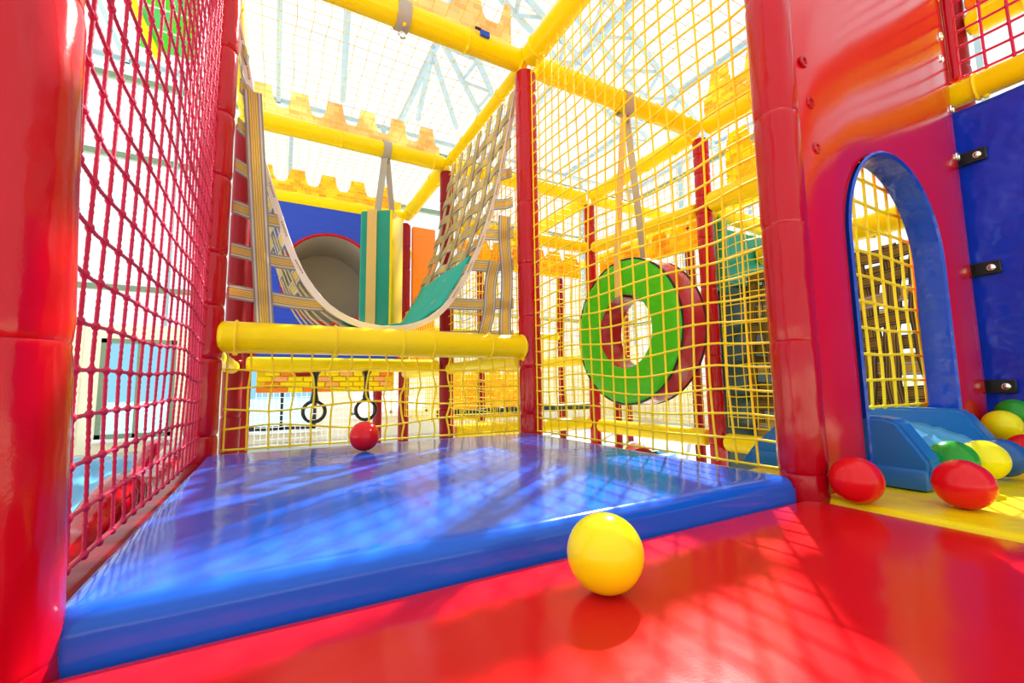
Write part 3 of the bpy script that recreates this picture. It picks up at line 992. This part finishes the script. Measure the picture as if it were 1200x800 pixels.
for side, lb, vxs, zs_ in ((0, 'striped webbing flap tied to the far left post beside the hammock', ((.165, .40, 1.3),), (.575, .72, .87, 1.02, 1.17, 1.32, 1.46)),
                           (1, 'striped webbing flap tied to the centre post beside the hammock', ((1.1, .40, 1.02), (.985, .41, .80)), (.47, .62, .80, .95, 1.1, 1.25, 1.4))):
    t = thing('webbing_flap', lb, 'webbing', (W * side, D + .03, .4))
    for q, (x, za, zb_) in enumerate(vxs):
        sl = (0 if side else -.075) if q == 0 else .06
        obj('strap', MB().strap([(x + sl * k, D + .035 + .012 * math.sin(k * 9 + q) , za + k * (zb_ - za)) for k in np.linspace(0, 1, 24)], (1, 0, .02), .058, .004), WEB, t)
    for q, z in enumerate(zs_):
        xa = .05 if side == 0 else W - .052
        xe = u_edge(z, side) + (.015 if side == 0 else -.015)
        kk = np.linspace(0, 1, 14)
        obj('strap', MB().strap([(xa + (xe - xa) * k, D + .05 + .04 * k * k + .006 * math.cos(k * 8 + q), z - .012 * math.sin(k * PI) - .02 * k * k) for k in kk], (0, .05, 1), .05, .004), WEB, t)

# --- the hanging green ring (padded wheel)
t = thing('padded_ring', 'big green padded ring with red rim hanging on grey straps', 'ring', (1.76, 1.12, .5))
rc = Vector((1.83, 1.125, .512))
Ro, Ri, hwid = .368, .187, .075


def annulus(x_a, x_b, ro, ri, bulge, n=72):
    """puffy face between radii at x_a bulging to x_b"""
    v, f = [], []
    rows = [(ri, x_a), (ri + (ro - ri) * .05, x_a + bulge * .5), (ri + (ro - ri) * .18, x_a + bulge * .85), (ri + (ro - ri) * .5, x_a + bulge), (ri + (ro - ri) * .82, x_a + bulge * .85), (ri + (ro - ri) * .95, x_a + bulge * .5), (ro, x_a)]
    for r_, x_ in rows:
        for i in range(n):
            a = 2 * PI * i / n
            pk = .004 * math.cos(a * 24 + r_ * 9)
            v.append((x_ + (pk if abs(x_ - x_a) > 1e-6 else 0), rc.y + r_ * math.cos(a), rc.z + r_ * math.sin(a)))
    for k in range(len(rows) - 1):
        for i in range(n):
            j = (i + 1) % n
            f.append((k * n + i, k * n + j, (k + 1) * n + j, (k + 1) * n + i))
    return MB().add(v, f)


obj('front_face', annulus(rc.x - hwid, 0, Ro, Ri, -.014), GREEN, t)
obj('rear_face', annulus(rc.x + hwid, 0, Ro, Ri, .014), GREEN, t)


def band(r_, sgn):
    n = 72
    v, f = [], []
    xs_ = [-hwid, -hwid * .6, 0, hwid * .6, hwid]
    for x_ in xs_:
        for i in range(n):
            a = 2 * PI * i / n
            rr = r_ + sgn * .008 * (1 - (x_ / hwid) ** 2)
            v.append((rc.x + x_, rc.y + rr * math.cos(a), rc.z + rr * math.sin(a)))
    for k in range(4):
        for i in range(n):
            j = (i + 1) % n
            f.append((k * n + i, k * n + j, (k + 1) * n + j, (k + 1) * n + i))
    return MB().add(v, f)


DR2 = vinyl('deep_red_vinyl', (.40, .004, .02), .2, bump=.25, scale=12)
obj('outer_rim', band(Ro, 1), DR2, t, label='dark red outer rim')
obj('inner_rim', band(Ri, -1), DR2, t, label='dark red lining of the hole')
for s_ in (-1, 1):
    obj('piping', MB().tube([(rc.x + s_ * hwid, rc.y + Ro * math.cos(a), rc.z + Ro * math.sin(a)) for a in np.linspace(0, 2 * PI, 73)[:-1]], .006, 6, closed=True), BLACK, t)
for s_ in (-1, 1):
    pts = [(rc.x + s_ * (hwid + .022), rc.y + .01, z) for z in np.linspace(rc.z + Ri - .01, rc.z + Ro + .02, 5)] + [(rc.x + s_ * (hwid + .02) * (1 - k) + s_ * .012 * k, rc.y + .01, rc.z + Ro + .02 + (HB - .1 - rc.z - Ro) * k) for k in np.linspace(.1, 1, 8)]
    obj('strap', MB().strap(pts, (0, 1, 0), .045, .004), STRAPT if s_ < 0 else STRAPG, t)
obj('bore_strap', MB().strap([(rc.x + x_, rc.y + .01, rc.z + Ri - .014) for x_ in np.linspace(-hwid - .02, hwid + .02, 6)], (0, 1, 0), .045, .004), STRAPG, t)
obj('beam_loop', MB().strap([(rc.x, D + .058 * math.cos(a), HB - .012 + .07 * math.sin(a)) for a in np.linspace(0, 2 * PI, 19)], (1, 0, 0), .06, .005), STRAPG, t)
obj('hook', MB().tube([(rc.x, D, HB - .08), (rc.x, D, HB - .12)], .008, 6).sphere((rc.x, D, HB - .1), .018, 8, 6), CHROME, t)

# --- red arched panel
t = thing('arched_panel', 'tall glossy red padded panel with an arched opening', 'panel', (W + .05, 0, 0))
px0, px1, pz0, pz1 = W + .035, 2.222, .0, 2.1
ax, ar, az = 1.70, .282, .595
yf, yb = -.03, .032
arch = [(ax - ar, pz0)] + [(ax - ar * (1.0 - .0 * q), z) for q, z in enumerate(np.linspace(.15, az, 5))] + [(ax - ar * math.cos(a), az + ar * math.sin(a)) for a in np.linspace(0, PI, 33)[1:-1]] + [(ax + ar, z) for z in np.linspace(az, .15, 5)] + [(ax + ar, pz0)]
na = len(arch)
v, f = [], []


def outer_pt(i):
    x, z = arch[i]
    if z <= az and x < ax:
        return (px0, z)
    if z <= az:
        return (px1, z)
    a = math.atan2(z - az, x - ax)
    c_, s_ = math.cos(a), math.sin(a)
    k = min(((px1 - ax) / c_ if c_ > 1e-9 else (px0 - ax) / c_ if c_ < -1e-9 else 9e9), (pz1 - az) / s_)
    return (ax + c_ * k, az + s_ * k)


outs = [outer_pt(i) for i in range(na)]
iL = max(range(na), key=lambda i: (outs[i][1] if outs[i][0] <= px0 + 1e-6 else -1))
iR = min(i for i in range(na) if outs[i][0] >= px1 - 1e-6)
# snap one outer point to each top corner so the sheet stays rectangular
outs[iL + 1] = (px0, pz1)
outs[iR - 1] = (px1, pz1)
RINGS = 7
for y in (yf, yb):
    for k in range(RINGS):
        kk = k / (RINGS - 1)
        for i in range(na):
            x = arch[i][0] * (1 - kk) + outs[i][0] * kk
            z = arch[i][1] * (1 - kk) + outs[i][1] * kk
            dy = 0
            if y == yf:
                dy = -.004 * math.sin(kk * PI) + .0007 * math.sin(x * 9 + z * 4)
                if k in (0, RINGS - 1):
                    dy = .006
            v.append((x, y + dy, z))
NB = RINGS * na
for k in range(RINGS - 1):
    for i in range(na - 1):
        a = k * na + i
        f.append((a, a + 1, a + na + 1, a + na))
        a += NB
        f.append((a, a + na, a + na + 1, a + 1))
for i in range(na - 1):
    a, c_ = (RINGS - 1) * na + i, NB + (RINGS - 1) * na + i
    f.append((a, a + 1, c_ + 1, c_))
    f.append((i, NB + i, NB + i + 1, i + 1))
obj('panel', MB().add(v, f), REDP, t, sharp=50)
v, f = [], []
for (rr, y) in ((.0, yf - .002), (.006, yf - .006), (.012, yf), (.013, 0), (.012, yb), (.006, yb + .008), (0, yb + .004)):
    for i, (x, z) in enumerate(arch):
        if z <= az:
            s_ = 1 if x < ax else -1
            v.append((x + s_ * rr, y, z))
        else:
            a = math.atan2(z - az, x - ax)
            v.append((ax + (ar - rr) * math.cos(a), y, az + (ar - rr) * math.sin(a)))
for k in range(6):
    for i in range(na - 1):
        f.append((k * na + i, k * na + i + 1, (k + 1) * na + i + 1, (k + 1) * na + i))
obj('arch_lining', MB().add(v, f), BLUET, t, label='blue vinyl lining of the arched opening')
em = MB().tube([(.011 * math.cos(a), 0, .011 * math.sin(a)) for a in np.linspace(0, 2 * PI, 17)[:-1]], .004, 6, closed=True).mesh('eyelet')
em.materials.append(CHROME)
emr = em.copy()
emr.materials.clear()
emr.materials.append(RED)
for (x, z) in ((1.275, 1.0), (1.30, .79), (1.29, .9)):
    place('eyelet', emr, (x, yf - .003, z), t)
for (x, z) in ((2.19, 1.16), (2.19, .99), (2.17, 1.42), (2.15, 1.33)):
    place('eyelet', em, (x, yf - .003, z), t)

# --- blue padded wall on the right with its buckles
t = thing('padded_wall', 'dark blue puffy padded wall panel right of the red arch', 'panel', (XR, -1.0, 0))
pw = puffy(-1.9, .045, .04, 1.195, 0, .05, .03, 56, .012, .011, 11)
pw.v = [(XR + .045 - p[2], p[0], p[1]) for p in pw.v]
pw.f = [tuple(reversed(q)) for q in pw.f]
pw.f = [tuple(reversed(q)) for q in pw.f]
obj('pad', pw, BLUEW, t)
for z in (1.0, .61, .22):
    st = obj('strap', MB().rbox((XR - .022, -.085, z - .022), (XR - .012, .0, z + .022), .003, 1), BLACK, t)
    obj('stud', MB().sphere((XR - .022, -.062, z), .012, 12, 8, (.6, 1, 1)), CHROME, st)
padded_beam((XR + .0, -1.9, 1.242), (XR, .04, 1.242), 'yellow padded beam along the top of the blue wall', .042, ties=(.62, .94))
padded_beam((XR + .32, -1.9, 1.66), (XR + .32, .0, 1.66), 'yellow padded beam behind the red net at the top right corner', .05, ties=(.5, .8, .92))
tag(obj('orange_padded_panel', MB().rbox((XR + .3, -1.9, 1.72), (XR + .34, 0, 1.86), .015, 2), ORANGE, origin=(XR + .32, -1, 1.72)), 'orange padded panel above the beam behind the red net, top right', 'panel')
padded_post(XR + .32, .05, HF, 2.05, [0, .4, .8, 1.2, 1.5, 1.8], 'red post behind the blue wall holding the orange panel', .045, DRED)
padded_post(XR + .32, -1.95, HF, 2.05, [0, .4, .8, 1.2, 1.5, 1.8], 'red post at the near end of the blue wall', .045, DRED)
padded_post(XR + .01, .075, -.06, 2.1, [.4, .8, 1.2, 1.6], 'thin red post in the gap between arched panel and blue wall', .03, DRED)
obj_e = tag(obj('net_edge_sleeve', MB().lathe((XR + .0, -.028, 1.29), (XR + .0, -.028, 2.07), [(0, .006), (.01, .015), (.3, .016), (.6, .017), (.78, .012)], 12), RED, origin=(XR, -.028, 1.29)), 'thin red sleeve on the edge of the upper right net', 'sleeve')

# --- blue plastic slide end in the arch
t = thing('plastic_slide', 'blue moulded plastic slide end coming through the arch', 'slide', (1.7, 0, .004))
for xc, lb in ((1.455, None), (1.945, None)):
    s_ = 1 if xc < 1.7 else -1
    poly = [(-.128, .006), (.3, .006), (.26, .06), (.16, .152), (.12, .16), (-.06, .16), (-.085, .152), (-.138, .066)]
    poly = [(y_ + (.03 if s_ < 0 else 0), z_) for y_, z_ in poly]
    bm = bmesh.new()
    vs_ = [bm.verts.new((xc - .032, y_, z_)) for y_, z_ in poly]
    vt_ = [bm.verts.new((xc + .032, y_, z_)) for y_, z_ in poly]
    n_ = len(poly)
    bm.faces.new(vs_[::-1])
    bm.faces.new(vt_)
    for i in range(n_):
        bm.faces.new((vs_[i], vs_[(i + 1) % n_], vt_[(i + 1) % n_], vt_[i]))
    bmesh.ops.recalc_face_normals(bm, faces=bm.faces)
    bmesh.ops.bevel(bm, geom=list(bm.edges), offset=.008, segments=3, affect='EDGES')
    sw = obj('side_wall', MB().frombm(bm), SLIDE, t)
    # moulded ledge along the foot of the wall
    obj('ledge', MB().rbox((xc - .038, -.13 + (.03 if s_ < 0 else 0), .006), (xc + .038, .26, .052), .006, 2), SLIDE, sw)
v, f = [], []
yb_ = np.linspace(-.135, .28, 26)
xb_ = np.linspace(1.48, 1.92, 16)
for y_ in yb_:
    k = (y_ + .135) / .415
    zb = .012 + .085 * (1 - (1 - min(1, k / .6)) ** 2) - (.07 * max(0, (k - .7) / .3) ** 2)
    zb += .003 * math.cos(k * 60) * (1 if .15 < k < .6 else 0)
    for x_ in xb_:
        u_ = (x_ - 1.7) / .22
        v.append((x_, y_, zb + .03 * u_ ** 4))
for j in range(25):
    for i in range(15):
        f.append((j * 16 + i, j * 16 + i + 1, (j + 1) * 16 + i + 1, (j + 1) * 16 + i))
k = len(v)
bed = MB().add(v, f)
bo = obj('slide_bed', bed, LBLUE, t, label='paler ribbed sliding surface')
md = bo.modifiers.new('thick', 'SOLIDIFY')
md.thickness = .008
md.offset = -1

# --- woven brown webbing walls seen through the arch and the net
for n_i, (xw, y0, y1, z0, z1, ws, lb) in enumerate([(2.62, .02, 1.0, .02, .86, 0, 'brown woven webbing wall seen through the arched opening'), (2.86, .0, 1.15, -.05, .82, .04, 'darker woven webbing wall standing behind the first one')]):
    t = thing('woven_wall', lb, 'webbing', (xw, y0, z0))
    pc = .105 if n_i == 0 else .2
    nV, nH = int((y1 - y0) / pc), int((z1 - z0) / pc)
    for i in range(nV + 1):
        y = y0 + ws + (y1 - y0) * i / nV
        zz = np.linspace(z0, z1, nH * 4 + 1)
        obj('strap', MB().strap([(xw + .006 * math.cos((z - z0) / (z1 - z0) * nH * PI + PI * (i % 2)) + .015 * math.sin(z * 6 + i), y + .012 * math.sin(z * 7 + i * 2), z) for z in zz], (0, 1, 0), .062, .004), WEBD, t)
    for j in range(nH + 1):
        z = z0 + (z1 - z0) * j / nH
        yy = np.linspace(y0, y1 + ws, nV * 4 + 1)
        obj('strap', MB().strap([(xw + .006 * math.cos((y - y0) / (y1 - y0) * nV * PI + PI * (j % 2) + PI), y, z - .04 * math.sin((y - y0) / (y1 - y0) * PI) + .01 * math.sin(y * 9 + j)) for y in yy], (0, 0, 1), .062, .004), WEBD if j % 3 else WEB, t)
t = thing('padded_roller', 'teal padded panel with dark green foot beyond the right net', 'panel', (2.95, 1.2, 0))
obj('upper_pad', MB().rbox((2.56, 1.16, .86), (3.6, 1.26, 1.22), .03, 3), TEAL, t)
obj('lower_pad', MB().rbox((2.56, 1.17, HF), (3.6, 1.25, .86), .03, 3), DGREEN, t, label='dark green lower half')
obj('corner_tube', MB().lathe((2.57, 1.13, .8), (2.57, 1.13, 1.25), [(0, .03), (.02, .04), (.43, .04), (.45, .03)], 14), TEAL, t)

# --- round coloured play mat on the hall floor beyond the ring
t = thing('round_play_mat', 'round play mat with blue, red and yellow wedges, low behind the ring', 'mat', (4.25, 3.85, HF))
cols = [LBLUE, WHITEV, SLIDE, BALL['red'], BALL['yellow'], DGREEN, LBLUE, WHITEV]
for q in range(8):
    a0, a1 = q * PI / 4 + .02, (q + 1) * PI / 4 - .02
    poly = [(4.25, 3.85)] + [(4.25 + .52 * math.cos(a), 3.85 + .52 * math.sin(a)) for a in np.linspace(a0, a1, 7)]
    obj('wedge', MB().prism(poly, 2, HF, HF + .2), cols[q], t, smooth=False)
obj('edge_roll', MB().tube([(4.25 + .54 * math.cos(a), 3.85 + .54 * math.sin(a), HF + .085) for a in np.linspace(0, 2 * PI, 49)[:-1]], .08, 8, closed=True), LBLUE, t)
tag(obj('dark_red_bolster', MB().lathe((3.3, 2.6, -.5), (3.6, 3.0, -.5), [(0, .1), (.03, .14), (.47, .14), (.5, .1)], 20).box((3.3, 2.6, HF), (3.6, 3.0, -.6)), DRED, origin=(3.4, 2.8, HF)), 'dark red bolster on a block by the low bar', 'bolster')

# --- outside the red net: red padded rail, wave slide, far play tower
t = thing('padded_rail', 'low dark red padded rail along the foot of the red net', 'rail', (-.1, .2, -.1))
prof = [(.05, -.055), (.44, -.03), (.6, -.01), (.72, .03), (.84, .05), (.95, .03), (1.1, .0), (1.5, .02), (1.8, .04)]
v, f = [], []
yy = np.linspace(.05, 1.8, 40)
zz = np.interp(yy, [q[0] for q in prof], [q[1] for q in prof])
cs = [(-.04, 0), (-.035, .02), (-.02, .035), (0, .04), (.02, .035), (.035, .02), (.04, 0)]
for y_, z_ in zip(yy, zz):
    v += [(-.12 - .04, y_, -.2)] + [(-.12 + a, y_, z_ - .04 + b_) for a, b_ in cs] + [(-.12 + .04, y_, -.2)]
for i in range(39):
    for j in range(9):
        f.append((i * 9 + j, i * 9 + (j + 1) % 9, (i + 1) * 9 + (j + 1) % 9, (i + 1) * 9 + j))
f.append(tuple(range(9))[::-1])
f.append(tuple(39 * 9 + j for j in range(9)))
obj('rail_pad', MB().add(v, f), RED, t)
for y_ in (.3, 1.5):
    obj('support_leg', MB().rbox((-.14, y_ - .03, HF), (-.1, y_ + .03, -.2), .004, 1), DRED, t)
tag(obj('foot_strip', MB().rbox((-.035, .05, -.058), (.012, D - .05, .022), .010, 3), DRED, origin=(0, .5, -.058)), 'dark red padded strip between the red net and the blue mat', 'strip')

t = thing('wave_slide', 'pale blue grooved wave slide outside the red net', 'slide', (-.7, 1.6, HF))
nS = 48
yy = np.linspace(.9, 2.25, nS)
zb = -.36 + .27 * (yy - .9) / 1.1 + .03 * np.sin(yy * 6.0)
zb = np.minimum(zb, -.075)
nx = 33
xb = np.linspace(-1.1, -.32, nx)
v, f = [], []
for y_, z_ in zip(yy, zb):
    for i, x_ in enumerate(xb):
        v.append((x_, y_, z_ + (.012 if i % 4 < 2 else 0)))
for j in range(nS - 1):
    for i in range(nx - 1):
        f.append((j * nx + i, j * nx + i + 1, (j + 1) * nx + i + 1, (j + 1) * nx + i))
bo = obj('slide_bed', MB().add(v, f), LBLUE, t)
md = bo.modifiers.new('thick', 'SOLIDIFY')
md.thickness = .03
for x_ in (-1.13, -.29):
    obj('side_rail', MB().tube([(x_, y_, z_ + .05) for y_, z_ in zip(yy, zb)], .035, 10), RED if x_ > -1 else BLUET, t)
for y_ in (1.2, 2.1):
    zz_ = float(np.interp(y_, yy, zb)) - .03
    obj('support_leg', MB().rbox((-.75, y_ - .05, HF), (-.65, y_ + .05, zz_), .005, 1), DRED, t)
tag(obj('yellow_crate', MB().rbox((-1.75, 3.3, HF), (-1.3, 3.8, -.35), .02, 2), YEL, origin=(-1.5, 3.5, HF)), 'small yellow foam block on the hall floor left of the wave slide', 'block')

# green and yellow banner hung from the roof, seen high through the red net
t = thing('hanging_banner', 'green and yellow banner hanging from the roof beyond the red net', 'banner', (-1.25, 6.4, HZ))
LEAF = vinyl('leaf_green_vinyl', (.08, .5, .1), .4)
for q in range(3):
    for k in range(2):
        obj('green_panel', MB().rbox((-1.5 + k * .31, 6.385, 4.72 + q * .31), (-1.21 + k * .31, 6.415, 5.0 + q * .31), .01, 2), GREEN if (q + k) % 2 == 0 else LEAF, t)
obj('yellow_edge', MB().tube([(-1.72, 6.36, 5.62), (-1.5, 6.36, 5.05), (-1.3, 6.36, 4.6)], .045, 8), YEL, t)
obj('yellow_bar', MB().rbox((-1.56, 6.38, 5.65), (-.86, 6.42, 5.72), .01, 2), YEL, t)
for x_ in (-1.45, -.95):
    obj('cord', MB().tube([(x_, 6.4, 5.7), (x_, 6.4, HZ + .02)], .008, 5), BLACK, t)

# --- loose balls
RB = .0445
mb = MB()
prof = []
nv, nu = 32, 48
v, f = [], []
for i in range(nv + 1):
    ph = PI * i / nv
    rr = RB * (1 + (.006 if i == nv // 2 else 0))
    for j in range(nu):
        a = 2 * PI * j / nu
        v.append((rr * math.sin(ph) * math.cos(a), rr * math.sin(ph) * math.sin(a), rr * math.cos(ph)))
for i in range(nv):
    for j in range(nu):
        f.append((i * nu + j, (i + 1) * nu + j, (i + 1) * nu + (j + 1) % nu, i * nu + (j + 1) % nu))
bmesh_ = MB().add(v, f)
BM = {}
for c_ in BALL:
    me = bmesh_.mesh('play_ball')
    me.materials.append(BALL[c_])
    BM[c_] = me
balls = [
    ('yellow', .545, -.129, .0005, 'yellow plastic ball on the red mat in the foreground'),
    ('red', 1.212, -.0925, .004, 'red plastic ball leaning beside the foot of the arched panel'),
    ('red', 1.332, -.212, .004, 'red plastic ball on the yellow mat in front of the slide'),
    ('green', 1.553, -.133, .016, 'green plastic ball half hidden behind the red ball by the slide'),
    ('yellow', 1.645, -.157, .013, 'yellow plastic ball between the green and the blue ball'),
    ('blue', 1.737, -.165, .011, 'blue plastic ball behind the yellow ball on the yellow mat'),
    ('red', 2.012, -.145, .004, 'red plastic ball cut off by the picture edge, on the yellow mat'),
    ('yellow', 2.17, -.088, .004, 'yellow plastic ball on the mat in the corner under the blue wall'),
    ('yellow', 2.10, -.081, .062, 'yellow plastic ball perched above the others beside the slide wall'),
    ('green', 2.19, -.088, .093, 'green plastic ball on top of the pile in the corner'),
    ('green', 2.205, -.18, .004, 'green plastic ball under the lowest buckle strap'),
    ('red', .446, .872, T + .006, 'red plastic ball at the far edge of the blue mat'),
]
for c_, x, y, z, lb in balls:
    o = place('play_ball', BM[c_], (x, y, z + RB))
    o.rotation_euler = (random.uniform(0, 3), random.uniform(0, 3), random.uniform(0, 3))
    tag(o, lb, 'ball', 'loose plastic balls')

bpy.context.view_layer.update()
